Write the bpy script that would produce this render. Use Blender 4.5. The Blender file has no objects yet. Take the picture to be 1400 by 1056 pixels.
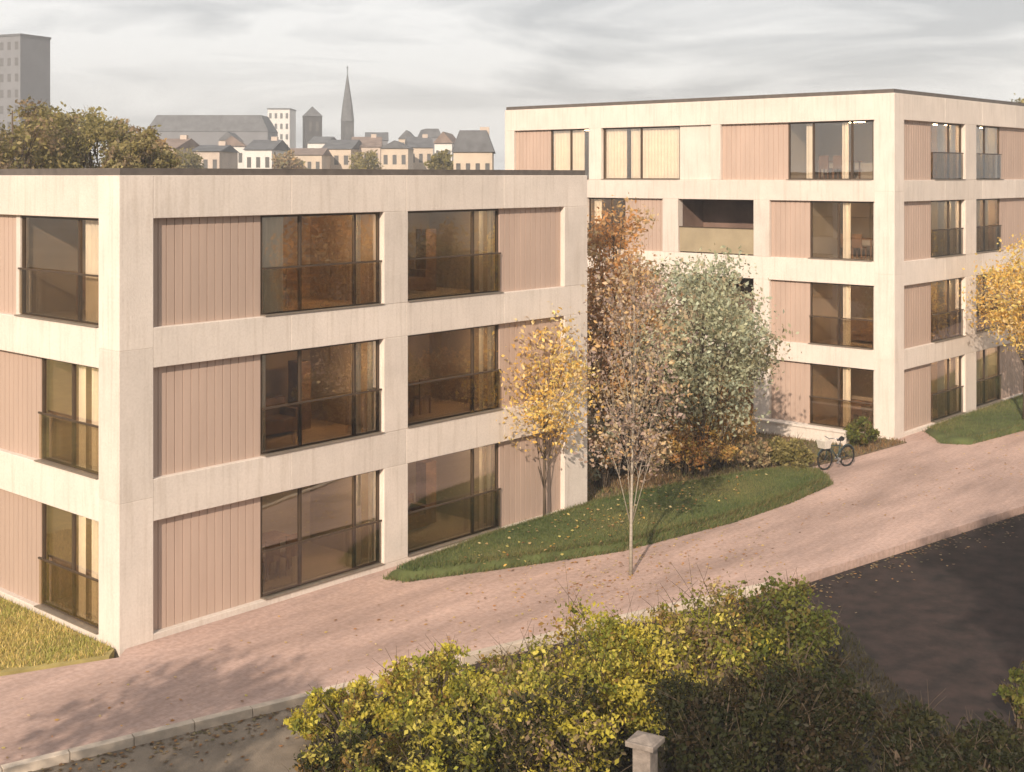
import bpy, bmesh, math, random
import numpy as np
from mathutils import Vector, Matrix

random.seed(7)
RNG = np.random.default_rng(11)
scn = bpy.context.scene
COL = scn.collection
R = math.radians

# ------------------------------------------------------------------ camera, world, sun, exposure
FX, HY, CAMZ = 1771.0, 240.0, 9.7
YAW = R(41.9)
FWD = (math.cos(YAW), math.sin(YAW))
RGT = (math.sin(YAW), -math.cos(YAW))
CAM = (-14.32, -23.615)
cd = bpy.data.cameras.new('camera')
cam = bpy.data.objects.new('camera', cd)
COL.objects.link(cam)
cam.location = (CAM[0], CAM[1], CAMZ)
cam.rotation_euler = (R(90), 0, YAW - R(90))
cd.sensor_width = 36.0
cd.lens = FX / 1400 * 36.0
cd.shift_y = -(528 - HY) / 1400
cd.clip_end = 6000
scn.camera = cam

SUN_AZ = math.atan2(-0.42, -0.86)      # direction towards the sun, in plan
SUN_EL = R(26)
w = bpy.data.worlds.new('World')
scn.world = w
w.use_nodes = True
nt = w.node_tree
nt.nodes.clear()
out = nt.nodes.new('ShaderNodeOutputWorld')
bg = nt.nodes.new('ShaderNodeBackground')
bg.inputs['Strength'].default_value = 0.1
sky = nt.nodes.new('ShaderNodeTexSky')
sky.sky_type = 'NISHITA'
sky.sun_disc = False
sky.sun_elevation = SUN_EL
sky.sun_rotation = math.pi / 2 - SUN_AZ
tc = nt.nodes.new('ShaderNodeTexCoord')
mp = nt.nodes.new('ShaderNodeMapping')
mp.inputs['Scale'].default_value = (2.6, 2.6, 15.0)
mp.inputs['Rotation'].default_value = (0.05, 0.04, 0.5)
nz = nt.nodes.new('ShaderNodeTexNoise')
nz.inputs['Scale'].default_value = 1.7
nz.inputs['Detail'].default_value = 5
nz.inputs['Roughness'].default_value = 0.55
nz.inputs['Distortion'].default_value = 0.6
cr = nt.nodes.new('ShaderNodeValToRGB')
cr.color_ramp.elements[0].position = 0.40
cr.color_ramp.elements[0].color = (0.46, 0.463, 0.467, 1)
cr.color_ramp.elements[1].position = 0.60
cr.color_ramp.elements[1].color = (0.80, 0.785, 0.765, 1)
sc10 = nt.nodes.new('ShaderNodeVectorMath')
sc10.operation = 'SCALE'
sc10.inputs['Scale'].default_value = 10.0
mx = nt.nodes.new('ShaderNodeMix')
mx.data_type = 'RGBA'
mx.inputs['Factor'].default_value = 0.9
L = nt.links.new
L(tc.outputs['Generated'], mp.inputs['Vector'])
L(mp.outputs['Vector'], nz.inputs['Vector'])
L(nz.outputs['Fac'], cr.inputs['Fac'])
L(cr.outputs['Color'], sc10.inputs[0])
L(sky.outputs['Color'], mx.inputs['A'])
L(sc10.outputs['Vector'], mx.inputs['B'])
L(mx.outputs['Result'], bg.inputs['Color'])
L(bg.outputs['Background'], out.inputs['Surface'])

sd = bpy.data.lights.new('sun', 'SUN')
sd.energy = 4.5
sd.angle = R(0.6)
sd.color = (1.0, 0.845, 0.69)
sun = bpy.data.objects.new('sun', sd)
COL.objects.link(sun)
sv = Vector((math.cos(SUN_AZ) * math.cos(SUN_EL), math.sin(SUN_AZ) * math.cos(SUN_EL), math.sin(SUN_EL)))
sun.rotation_euler = sv.to_track_quat('Z', 'Y').to_euler()
sun.location = (0, 0, 60)

vs = scn.view_settings
vs.view_transform = 'Standard'
vs.look = 'None'
vs.exposure = 0.43
vs.gamma = 1.0


# ------------------------------------------------------------------ placing helpers
def pt(px, depth):
    l = (px - 700) / FX * depth
    return CAM[0] + depth * FWD[0] + l * RGT[0], CAM[1] + depth * FWD[1] + l * RGT[1]


def zat(py, depth):
    return CAMZ - (py - HY) * depth / FX


def gnd(px, py, z=0.0):
    return pt(px, FX * (CAMZ - z) / (py - HY))


# ------------------------------------------------------------------ materials
def mat(name, col, rough=0.8, var=0.12, scale=3.0, bump=0.0, bscale=40.0, tint=False, spec=0.3, metal=0.0,
        stretch=(1, 1, 1), var2=None, obj_random=0.0):
    m = bpy.data.materials.new(name)
    m.use_nodes = True
    t = m.node_tree
    b = t.nodes['Principled BSDF']
    b.inputs['Roughness'].default_value = rough
    b.inputs['Specular IOR Level'].default_value = spec * (0.3 if 'asphalt' in name else 1)
    b.inputs['Metallic'].default_value = metal
    co = t.nodes.new('ShaderNodeTexCoord')
    mpn = t.nodes.new('ShaderNodeMapping')
    mpn.inputs['Scale'].default_value = stretch
    t.links.new(co.outputs['Object'], mpn.inputs['Vector'])
    n = t.nodes.new('ShaderNodeTexNoise')
    n.inputs['Scale'].default_value = scale
    n.inputs['Detail'].default_value = 6
    n.inputs['Roughness'].default_value = 0.6
    t.links.new(mpn.outputs['Vector'], n.inputs['Vector'])
    r = t.nodes.new('ShaderNodeValToRGB')
    r.color_ramp.elements[0].position = 0.3
    r.color_ramp.elements[1].position = 0.7
    c2 = var2 if var2 else tuple(c * (1 - 2 * var) for c in col)
    r.color_ramp.elements[0].color = (*c2, 1)
    r.color_ramp.elements[1].color = (*(min(1, c * (1 + var * 0.6)) for c in col), 1)
    t.links.new(n.outputs['Fac'], r.inputs['Fac'])
    src = r.outputs['Color']
    if tint:
        a = t.nodes.new('ShaderNodeAttribute')
        a.attribute_name = 'tint'
        mu = t.nodes.new('ShaderNodeMix')
        mu.data_type = 'RGBA'
        mu.blend_type = 'MULTIPLY'
        mu.inputs['Factor'].default_value = 1
        t.links.new(src, mu.inputs['A'])
        t.links.new(a.outputs['Color'], mu.inputs['B'])
        src = mu.outputs['Result']
    if obj_random:
        oi = t.nodes.new('ShaderNodeObjectInfo')
        mr = t.nodes.new('ShaderNodeMapRange')
        mr.inputs['To Min'].default_value = 1 - obj_random
        mr.inputs['To Max'].default_value = 1 + obj_random * 0.5
        t.links.new(oi.outputs['Random'], mr.inputs['Value'])
        sc = t.nodes.new('ShaderNodeVectorMath')
        sc.operation = 'SCALE'
        t.links.new(src, sc.inputs[0])
        t.links.new(mr.outputs['Result'], sc.inputs['Scale'])
        src = sc.outputs['Vector']
    t.links.new(src, b.inputs['Base Color'])
    if bump:
        n2 = t.nodes.new('ShaderNodeTexNoise')
        n2.inputs['Scale'].default_value = bscale
        n2.inputs['Detail'].default_value = 4
        t.links.new(co.outputs['Object'], n2.inputs['Vector'])
        bp = t.nodes.new('ShaderNodeBump')
        bp.inputs['Strength'].default_value = bump
        bp.inputs['Distance'].default_value = 0.02
        t.links.new(n2.outputs['Fac'], bp.inputs['Height'])
        t.links.new(bp.outputs['Normal'], b.inputs['Normal'])
    return m


def glass_mat(name, tint, refl_boost=0.05, rough=0.015):
    m = bpy.data.materials.new(name)
    m.use_nodes = True
    t = m.node_tree
    t.nodes.clear()
    o = t.nodes.new('ShaderNodeOutputMaterial')
    tr = t.nodes.new('ShaderNodeBsdfTransparent')
    tr.inputs['Color'].default_value = (*tint, 1)
    gl = t.nodes.new('ShaderNodeBsdfGlossy')
    gl.inputs['Roughness'].default_value = rough
    gl.inputs['Color'].default_value = (0.95, 0.93, 0.9, 1)
    fr = t.nodes.new('ShaderNodeFresnel')
    fr.inputs['IOR'].default_value = 1.55
    ad = t.nodes.new('ShaderNodeMath')
    ad.operation = 'ADD'
    ad.use_clamp = True
    ad.inputs[1].default_value = refl_boost
    n = t.nodes.new('ShaderNodeTexNoise')
    n.inputs['Scale'].default_value = 0.9
    co = t.nodes.new('ShaderNodeTexCoord')
    bp = t.nodes.new('ShaderNodeBump')
    bp.inputs['Strength'].default_value = 0.035
    bp.inputs['Distance'].default_value = 0.05
    mxs = t.nodes.new('ShaderNodeMixShader')
    t.links.new(co.outputs['Object'], n.inputs['Vector'])
    t.links.new(n.outputs['Fac'], bp.inputs['Height'])
    t.links.new(bp.outputs['Normal'], gl.inputs['Normal'])
    t.links.new(fr.outputs['Fac'], ad.inputs[0])
    t.links.new(ad.outputs['Value'], mxs.inputs['Fac'])
    t.links.new(tr.outputs['BSDF'], mxs.inputs[1])
    t.links.new(gl.outputs['BSDF'], mxs.inputs[2])
    t.links.new(mxs.outputs['Shader'], o.inputs['Surface'])
    return m


def leaf_mat(name, trans=0.35):
    m = bpy.data.materials.new(name)
    m.use_nodes = True
    t = m.node_tree
    t.nodes.clear()
    o = t.nodes.new('ShaderNodeOutputMaterial')
    a = t.nodes.new('ShaderNodeAttribute')
    a.attribute_name = 'tint'
    d = t.nodes.new('ShaderNodeBsdfPrincipled')
    d.inputs['Roughness'].default_value = 0.55
    d.inputs['Specular IOR Level'].default_value = 0.25
    tl = t.nodes.new('ShaderNodeBsdfTranslucent')
    mxs = t.nodes.new('ShaderNodeMixShader')
    mxs.inputs['Fac'].default_value = trans
    t.links.new(a.outputs['Color'], d.inputs['Base Color'])
    t.links.new(a.outputs['Color'], tl.inputs['Color'])
    t.links.new(d.outputs['BSDF'], mxs.inputs[1])
    t.links.new(tl.outputs['BSDF'], mxs.inputs[2])
    t.links.new(mxs.outputs['Shader'], o.inputs['Surface'])
    return m


def paver_mat():
    m = mat('pink_pavers', (0.535, 0.38, 0.322), 0.85, 0.2, 0.5, bump=0.0, stretch=(0.35, 1.6, 1))
    t = m.node_tree
    b = t.nodes['Principled BSDF']
    src = b.inputs['Base Color'].links[0].from_socket
    co = [n for n in t.nodes if n.type == 'TEX_COORD'][0]
    br = t.nodes.new('ShaderNodeTexBrick')
    br.inputs['Scale'].default_value = 1.0
    br.inputs['Brick Width'].default_value = 0.3
    br.inputs['Row Height'].default_value = 0.15
    br.inputs['Mortar Size'].default_value = 0.006
    br.inputs['Color1'].default_value = (0.965, 0.965, 0.97, 1)
    br.inputs['Color2'].default_value = (1.03, 1.015, 1.0, 1)
    br.inputs['Mortar'].default_value = (0.88, 0.87, 0.86, 1)
    rt = t.nodes.new('ShaderNodeMapping')
    rt.inputs['Rotation'].default_value = (0, 0, R(-9))
    t.links.new(co.outputs['Object'], rt.inputs['Vector'])
    t.links.new(rt.outputs['Vector'], br.inputs['Vector'])
    mu = t.nodes.new('ShaderNodeMix')
    mu.data_type = 'RGBA'
    mu.blend_type = 'MULTIPLY'
    mu.inputs['Factor'].default_value = 1
    t.links.new(src, mu.inputs['A'])
    t.links.new(br.outputs['Color'], mu.inputs['B'])
    # fine dirt
    n = t.nodes.new('ShaderNodeTexNoise')
    n.inputs['Scale'].default_value = 9
    n.inputs['Detail'].default_value = 6
    t.links.new(co.outputs['Object'], n.inputs['Vector'])
    r = t.nodes.new('ShaderNodeValToRGB')
    r.color_ramp.elements[0].position = 0.35
    r.color_ramp.elements[0].color = (0.82, 0.8, 0.78, 1)
    r.color_ramp.elements[1].position = 0.65
    t.links.new(n.outputs['Fac'], r.inputs['Fac'])
    mu2 = t.nodes.new('ShaderNodeMix')
    mu2.data_type = 'RGBA'
    mu2.blend_type = 'MULTIPLY'
    mu2.inputs['Factor'].default_value = 1
    t.links.new(mu.outputs['Result'], mu2.inputs['A'])
    t.links.new(r.outputs['Color'], mu2.inputs['B'])
    t.links.new(mu2.outputs['Result'], b.inputs['Base Color'])
    return m


def concrete_mat():
    m = mat('cream_precast_concrete', (0.71, 0.625, 0.55), 0.85, 0.055, 0.9, bump=0.3, bscale=26, tint=True)
    t = m.node_tree
    b = t.nodes['Principled BSDF']
    src = b.inputs['Base Color'].links[0].from_socket
    co = [n for n in t.nodes if n.type == 'TEX_COORD'][0]
    for (st, sc_, lo, p0, p1) in (((9, 9, 0.5), 1.0, (0.895, 0.88, 0.86), 0.32, 0.5), ((1, 1, 1), 18, (0.93, 0.92, 0.91), 0.35, 0.6)):
        mp_ = t.nodes.new('ShaderNodeMapping')
        mp_.inputs['Scale'].default_value = st
        t.links.new(co.outputs['Object'], mp_.inputs['Vector'])
        n = t.nodes.new('ShaderNodeTexNoise')
        n.inputs['Scale'].default_value = sc_
        n.inputs['Detail'].default_value = 5
        t.links.new(mp_.outputs['Vector'], n.inputs['Vector'])
        rp = t.nodes.new('ShaderNodeValToRGB')
        rp.color_ramp.elements[0].position = p0
        rp.color_ramp.elements[0].color = (*lo, 1)
        rp.color_ramp.elements[1].position = p1
        t.links.new(n.outputs['Fac'], rp.inputs['Fac'])
        mu = t.nodes.new('ShaderNodeMix')
        mu.data_type = 'RGBA'
        mu.blend_type = 'MULTIPLY'
        mu.inputs['Factor'].default_value = 1
        t.links.new(src, mu.inputs['A'])
        t.links.new(rp.outputs['Color'], mu.inputs['B'])
        src = mu.outputs['Result']
    t.links.new(src, b.inputs['Base Color'])
    return m


def room_mat():
    m = mat('room_walls', (0.44, 0.29, 0.17), 0.9, 0.2, 0.8, obj_random=0.35)
    t = m.node_tree
    b = t.nodes['Principled BSDF']
    src = b.inputs['Base Color'].links[0].from_socket
    oi = t.nodes.new('ShaderNodeObjectInfo')
    ml = t.nodes.new('ShaderNodeMath')
    ml.operation = 'MULTIPLY'
    ml.inputs[1].default_value = 7.31
    fr = t.nodes.new('ShaderNodeMath')
    fr.operation = 'FRACT'
    mu = t.nodes.new('ShaderNodeMix')
    mu.data_type = 'RGBA'
    mu.inputs['B'].default_value = (0.34, 0.30, 0.25, 1)
    t.links.new(oi.outputs['Random'], ml.inputs[0])
    t.links.new(ml.outputs['Value'], fr.inputs[0])
    t.links.new(fr.outputs['Value'], mu.inputs['Factor'])
    t.links.new(src, mu.inputs['A'])
    t.links.new(mu.outputs['Result'], b.inputs['Base Color'])
    return m


M = dict(
    concrete=concrete_mat(),
    panel=mat('terracotta_ribbed_panel', (0.47, 0.345, 0.275), 0.6, 0.06, 1.0, tint=False, stretch=(2, 2, .3), obj_random=0.1),
    win=mat('bronze_window_frame', (0.075, 0.05, 0.032), 0.45, 0.1, 3),
    glass=glass_mat('window_glass', (0.92, 0.88, 0.82), 0.2),
    bal=glass_mat('balustrade_glass', (0.74, 0.68, 0.58), 0.08),
    room=room_mat(),
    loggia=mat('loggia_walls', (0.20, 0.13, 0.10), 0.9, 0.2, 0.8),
    balp=mat('frosted_balcony_panel', (0.36, 0.29, 0.19), 0.35, 0.1, 1.0),
    curtain=mat('cream_curtain', (0.92, 0.84, 0.72), 0.9, 0.06, 2),
    furniture=mat('wood_furniture', (0.20, 0.11, 0.06), 0.6, 0.2, 3),
    cap=mat('dark_roof_flashing', (0.13, 0.11, 0.095), 0.5, 0.15, 4),
    roof=mat('roof_gravel', (0.3, 0.28, 0.26), 0.95, 0.2, 6),
    plinth=mat('pale_plinth', (0.62, 0.56, 0.48), 0.9, 0.1, 3),
    asphalt=mat('dark_asphalt', (0.052, 0.036, 0.032), 0.85, 0.25, 2.2, bump=0.4, bscale=90, var2=(0.024, 0.021, 0.02)),
    earth=mat('earth_ground', (0.12, 0.105, 0.075), 0.95, 0.25, 0.06),
    soil=mat('dark_bed_soil', (0.03, 0.024, 0.017), 0.95, 0.3, 2.5, bump=0.6, bscale=20),
    grey=mat('grey_gravel_strip', (0.37, 0.31, 0.28), 0.95, 0.2, 8, bump=0.4, bscale=60),
    forecourt=mat('grey_forecourt', (0.43, 0.345, 0.315), 0.9, 0.12, 1.2, bump=.3, bscale=60),
    sill=mat('metal_sill', (0.30, 0.25, 0.20), 0.45, 0.1, 4, metal=0.4),
    litter=mat('leaf_litter', (0.19, 0.135, 0.08), 0.95, 0.3, 5, bump=.6, bscale=30),
    verge=mat('worn_verge', (0.23, 0.185, 0.14), 0.95, 0.22, 1.2, bump=.5, bscale=40),
    kerb=mat('pale_kerb_stone', (0.60, 0.50, 0.40), 0.85, 0.12, 5, tint=True),
    lawn=mat('lawn_base', (0.10, 0.12, 0.04), 0.95, 0.25, 1.4, bump=0.5, bscale=60),
    meadow=mat('dry_grass_base', (0.40, 0.32, 0.12), 0.95, 0.2, 1.4, bump=0.5, bscale=60),
    blade=leaf_mat('grass_blade', 0.3),
    leaf=leaf_mat('tree_leaf', 0.46),
    bark=mat('brown_bark', (0.13, 0.095, 0.065), 0.95, 0.25, 6, bump=0.6, bscale=25, stretch=(1, 1, .25)),
    palebark=mat('pale_birch_bark', (0.40, 0.35, 0.28), 0.9, 0.2, 5, stretch=(.6, .6, 3)),
    white=mat('white_render', (0.66, 0.63, 0.59), 0.9, 0.06, 0.4),
    beige=mat('beige_render', (0.56, 0.46, 0.36), 0.9, 0.1, 0.4),
    rose=mat('rose_render', (0.52, 0.43, 0.36), 0.9, 0.1, 0.4),
    slate=mat('slate_roof', (0.13, 0.132, 0.138), 0.8, 0.2, 0.8),
    tile=mat('clay_roof', (0.24, 0.18, 0.15), 0.85, 0.2, 0.8),
    greyblock=mat('grey_block', (0.19, 0.19, 0.20), 0.85, 0.08, 0.3),
    darkstone=mat('dark_stone', (0.08, 0.08, 0.083), 0.9, 0.15, 0.5),
    farglass=mat('far_window', (0.13, 0.125, 0.12), 0.2, 0.2, 1, spec=0.5),
    stone=mat('gatepost_stone', (0.27, 0.225, 0.19), 0.9, 0.18, 8, bump=0.5, bscale=40),
    rubber=mat('black_rubber', (0.02, 0.02, 0.02), 0.8),
    steel=mat('bright_steel', (0.6, 0.6, 0.6), 0.3, 0.05, 3, metal=0.9),
    paint=mat('dark_teal_paint', (0.03, 0.055, 0.06), 0.4, 0.05, 3),
    wicker=mat('white_basket', (0.62, 0.57, 0.5), 0.7, 0.1, 12),
)


lm = bpy.data.materials.new('added_warm_fill')  # glow added to brighten the rooms behind the glass
lm.use_nodes = True
lb = lm.node_tree.nodes['Principled BSDF']
lb.inputs['Base Color'].default_value = (0.9, 0.85, 0.75, 1)
lb.inputs['Emission Color'].default_value = (1.0, 0.74, 0.42, 1)
lb.inputs['Emission Strength'].default_value = 27.0
M['fill_light'] = lm


# ------------------------------------------------------------------ mesh helpers
class MB:
    def __init__(s):
        s.v, s.f, s.t = [], [], []

    def add(s, verts, faces, tint=1.0):
        o = len(s.v)
        s.v += verts
        s.f += [tuple(i + o for i in f) for f in faces]
        s.t += [tint] * len(faces)

    def box(s, x0, x1, y0, y1, z0, z1, tint=None):
        if tint is None:
            tint = random.uniform(0.90, 1.04)
        s.add([(x0, y0, z0), (x1, y0, z0), (x1, y1, z0), (x0, y1, z0), (x0, y0, z1), (x1, y0, z1), (x1, y1, z1), (x0, y1, z1)],
              [(0, 3, 2, 1), (4, 5, 6, 7), (0, 1, 5, 4), (1, 2, 6, 5), (2, 3, 7, 6), (3, 0, 4, 7)], tint)

    def tube(s, pts, rads, n=8, closed=True, tint=1.0):
        rings, vv = [], []
        P = [Vector(p) for p in pts]
        for i, p in enumerate(P):
            d = (P[min(i + 1, len(P) - 1)] - P[max(i - 1, 0)]).normalized()
            a = d.orthogonal().normalized() if abs(d.z) < 0.9 else Vector((1, 0, 0))
            a = (a - d * a.dot(d)).normalized()
            b = d.cross(a)
            for k in range(n):
                an = 2 * math.pi * k / n
                vv.append(tuple(p + (a * math.cos(an) + b * math.sin(an)) * rads[i]))
        ff = []
        for i in range(len(P) - 1):
            for k in range(n):
                k2 = (k + 1) % n
                ff.append((i * n + k, i * n + k2, (i + 1) * n + k2, (i + 1) * n + k))
        if closed:
            ff.append(tuple(range(n - 1, -1, -1)))
            ff.append(tuple((len(P) - 1) * n + k for k in range(n)))
        s.add(vv, ff, tint)

    def mesh(s, name, m, smooth=False, recalc=True):
        me = bpy.data.meshes.new(name)
        me.from_pydata(s.v, [], s.f)
        ca = me.color_attributes.new('tint', 'FLOAT_COLOR', 'CORNER')
        cols = []
        for p, t in zip(me.polygons, s.t):
            cols += [t, t, t, 1.0] * p.loop_total
        ca.data.foreach_set('color', cols)
        if recalc:
            bm = bmesh.new()
            bm.from_mesh(me)
            bmesh.ops.recalc_face_normals(bm, faces=bm.faces)
            bm.to_mesh(me)
            bm.free()
        if smooth:
            me.polygons.foreach_set('use_smooth', [True] * len(me.polygons))
        me.materials.append(m)
        return me

    def build(s, name, m, parent=None, smooth=False, bevel=0.0):
        return link(name, s.mesh(name, m, smooth), parent, bevel=bevel)


def link(name, me, parent=None, loc=None, rotz=0.0, bevel=0.0):
    o = bpy.data.objects.new(name, me)
    COL.objects.link(o)
    o.parent = parent
    if loc:
        o.location = loc
    if rotz:
        o.rotation_euler = (0, 0, rotz)
    if bevel:
        b = o.modifiers.new('edge', 'BEVEL')
        b.width = bevel
        b.segments = 2
        b.limit_method = 'ANGLE'
    return o


def empty(name, loc, rotz=0.0):
    o = bpy.data.objects.new(name, None)
    COL.objects.link(o)
    o.location = loc
    o.rotation_euler = (0, 0, rotz)
    o.empty_display_size = 0.3
    return o


def tag(o, label=None, cat=None, group=None, kind=None):
    if label:
        o['label'] = label
    if cat:
        o['category'] = cat
    if group:
        o['group'] = group
    if kind:
        o['kind'] = kind
    return o


def sheet(name, pts, z, m, kind='structure', skirt=0.0):
    mb = MB()
    n = len(pts)
    mb.add([(x, y, z) for x, y in pts], [tuple(range(n))])
    if skirt:
        vv, ff = [], []
        for x, y in pts:
            vv += [(x, y, z), (x, y, z - skirt)]
        for i in range(n):
            j = (i + 1) % n
            ff.append((2 * i, 2 * i + 1, 2 * j + 1, 2 * j))
        mb.add(vv, ff)
    me = mb.mesh(name, m)
    o = link(name, me)
    o['kind'] = kind
    return o


# ------------------------------------------------------------------ ground
sheet('ground', [(-3000, -3000), (3000, -3000), (3000, 3000), (-3000, 3000)], -0.30, M['earth'])
NEAR = [(-30, 3.4), (-12, -1.2), (-4.13, -3.21), (1.09, -4.56), (8.72, -6.42), (13.79, -7.92), (24.0, -9.41), (36, -11.2), (90, -19)]
FARE = [(90, 4), (31, 4), (31, 6), (14.5, 6), (14.5, 4), (0.5, 4), (0.5, 0.3), (-0.2, -0.32), (-2.27, 0.51), (-12, 4.2), (-30, 10)]
sheet('path', NEAR + FARE, 0.0, M['pavers'] if 'pavers' in M else paver_mat(), skirt=0.3)
sheet('road', [(-60, 8), (-30, 3.2), (-12, -1.4), (1.09, -4.75), (13.79, -8.1), (24, -9.6), (90, -19.2), (90, -45), (-60, -45)], -0.12, M['asphalt'])

sheet('verge', [gnd(-260, 1118, -.115), gnd(-60, 1069, -.115), gnd(415, 955, -.115), gnd(640, 905, -.115), gnd(600, 1010, -.115), gnd(330, 1090, -.115), gnd(-120, 1230, -.115)], -0.113, M['verge'])

# kerb stones along the near edge of the path: one long kerb of butted stones
kb = MB()
KP = NEAR[1:5] + [(12.6, -7.56)]
for (ax, ay), (bx, by) in zip(KP[:-1], KP[1:]):
    ln = math.hypot(bx - ax, by - ay)
    n = int(ln / 1.0)
    ux, uy = (bx - ax) / ln, (by - ay) / ln
    nx, ny = uy, -ux
    for i in range(n):
        s0, s1 = i * ln / n + 0.006, (i + 1) * ln / n - 0.006
        q = []
        for (s_, o_) in ((s0, 0.0), (s1, 0.0), (s1, 0.17), (s0, 0.17)):
            q.append((ax + ux * s_ + nx * o_, ay + uy * s_ + ny * o_))
        h = 0.045 + random.uniform(-0.006, 0.006)
        kb.add([(x, y, -0.2) for x, y in q] + [(x, y, h) for x, y in q],
               [(0, 3, 2, 1), (4, 5, 6, 7), (0, 1, 5, 4), (1, 2, 6, 5), (2, 3, 7, 6), (3, 0, 4, 7)], random.uniform(0.85, 1.05))
tag(kb.build('kerb', M['kerb'], bevel=0.012), kind='structure')


def blades(name, poly, z, n, h, cols, kind='stuff', zfun=None):
    """grass: many short bent blades over a polygon, one object"""
    P = np.array(poly)
    lo, hi = P.min(0), P.max(0)
    got = []
    tot = 0
    while tot < n:
        q = RNG.uniform(lo, hi, (n, 2))
        ins = np.zeros(len(q), bool)
        j = len(P) - 1
        for i in range(len(P)):
            c = ((P[i, 1] > q[:, 1]) != (P[j, 1] > q[:, 1]))
            with np.errstate(divide='ignore', invalid='ignore'):
                xx = (P[j, 0] - P[i, 0]) * (q[:, 1] - P[i, 1]) / (P[j, 1] - P[i, 1]) + P[i, 0]
            ins ^= c & (q[:, 0] < xx)
            j = i
        got.append(q[ins])
        tot += ins.sum()
    q = np.concatenate(got)[:n]
    a = RNG.uniform(0, 2 * np.pi, n)
    hh = h * RNG.uniform(0.5, 1.2, n)
    ww = RNG.uniform(0.006, 0.014, n) * (h / 0.08)
    lean = RNG.normal(0, 0.4, (n, 2)) * hh[:, None]
    zz = np.full(n, z) if zfun is None else zfun(q)
    v = np.zeros((n, 3, 3), np.float32)
    v[:, 0, 0] = q[:, 0] - np.cos(a) * ww
    v[:, 0, 1] = q[:, 1] - np.sin(a) * ww
    v[:, 1, 0] = q[:, 0] + np.cos(a) * ww
    v[:, 1, 1] = q[:, 1] + np.sin(a) * ww
    v[:, 0, 2] = zz
    v[:, 1, 2] = zz
    v[:, 2, :2] = q + lean
    v[:, 2, 2] = zz + hh
    C = np.array(cols)
    # patches of colour
    pat = (np.sin(q[:, 0] * 1.3 + 2) + np.sin(q[:, 1] * 1.9) + RNG.normal(0, 1.0, n))
    idx = np.clip(((pat + 2.2) / 4.4 * len(C)).astype(int), 0, len(C) - 1)
    col = C[idx] * RNG.uniform(0.75, 1.25, (n, 1))
    o = soup(name, v, col, M['blade'])
    o['kind'] = kind
    return o


def soup(name, v, col, m, parent=None):
    """v: n faces x k corners x 3, one colour a face"""
    n, k = v.shape[:2]
    me = bpy.data.meshes.new(name)
    me.vertices.add(n * k)
    me.vertices.foreach_set('co', v.reshape(-1).astype(np.float32))
    me.loops.add(n * k)
    me.loops.foreach_set('vertex_index', np.arange(n * k, dtype=np.int32))
    me.polygons.add(n)
    me.polygons.foreach_set('loop_start', np.arange(0, n * k, k, dtype=np.int32))
    me.polygons.foreach_set('loop_total', np.full(n, k, dtype=np.int32))
    me.update()
    ca = me.color_attributes.new('tint', 'FLOAT_COLOR', 'CORNER')
    c4 = np.ones((n, 4), np.float32)
    c4[:, :3] = np.clip(col, 0, 1)
    ca.data.foreach_set('color', np.repeat(c4, k, 0).reshape(-1))
    me.materials.append(m)
    return link(name, me, parent)


# ------------------------------------------------------------------ apartment buildings
CACHE = {}


def window_meshes(wd, ht, mull, bal):
    key = (round(wd, 2), round(ht, 2), tuple(mull), bal)
    if key in CACHE:
        return CACHE[key]
    f = MB()
    t = 0.055
    y0, y1 = 0.17, 0.25
    f.box(0, wd, y0, y1, 0, t, 1)
    f.box(0, wd, y0, y1, ht - t, ht, 1)
    f.box(0, t, y0, y1, t, ht - t, 1)
    f.box(wd - t, wd, y0, y1, t, ht - t, 1)
    for m_ in mull:
        f.box(wd * m_ - 0.035, wd * m_ + 0.035, y0 + 0.004, y1 - 0.004, t, ht - t, 1)
    fr = f.mesh('window', M['win'])
    p = MB()
    p.box(t - 0.005, wd - t + 0.005, 0.205, 0.215, t - 0.005, ht - t + 0.005, 1)
    # one single sheet keeps the pane clear
    p = MB()
    p.add([(t, 0.21, t), (wd - t, 0.21, t), (wd - t, 0.21, ht - t), (t, 0.21, ht - t)], [(0, 1, 2, 3)])
    pn = p.mesh('pane', M['glass'], recalc=False)
    r = MB()
    d0, d1 = 0.36, 2.9
    V = [(-.05, d0, -.0), (wd + .05, d0, 0), (wd + .05, d1, 0), (-.05, d1, 0), (-.05, d0, ht), (wd + .05, d0, ht), (wd + .05, d1, ht), (-.05, d1, ht)]
    r.add(V, [(0, 1, 2, 3), (4, 7, 6, 5), (2, 1, 5, 6), (3, 2, 6, 7), (0, 3, 7, 4)])
    rm = r.mesh('room', M['room'])
    bl = None
    if bal:
        b = MB()
        hb = 1.05
        b.add([(0.02, 0.09, 0.06), (wd - 0.02, 0.09, 0.06), (wd - 0.02, 0.09, hb), (0.02, 0.09, hb)], [(0, 1, 2, 3)])
        bl = b.mesh('balustrade', M['bal'], recalc=False)
        rr = MB()
        rr.box(0.005, wd - 0.005, 0.07, 0.11, hb, hb + 0.04, 1)
        rl = rr.mesh('rail', M['win'])
        bl = (bl, rl)
    CACHE[key] = (fr, pn, rm, bl)
    return CACHE[key]


def curtain_mesh(cw, ht):
    key = ('c', round(cw, 2), round(ht, 2))
    if key in CACHE:
        return CACHE[key]
    c = MB()
    n = max(8, int(cw / 0.03))
    vv, ff = [], []
    for i in range(n + 1):
        x = cw * i / n
        y = 0.022 * math.sin(i * 1.15) + 0.008 * math.sin(i * 2.7)
        vv += [(x, y, 0.04), (x, y, ht - 0.03)]
    for i in range(n):
        ff.append((2 * i, 2 * i + 2, 2 * i + 3, 2 * i + 1))
    c.add(vv, ff)
    CACHE[key] = c.mesh('curtain', M['curtain'], smooth=True)
    return CACHE[key]


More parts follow.
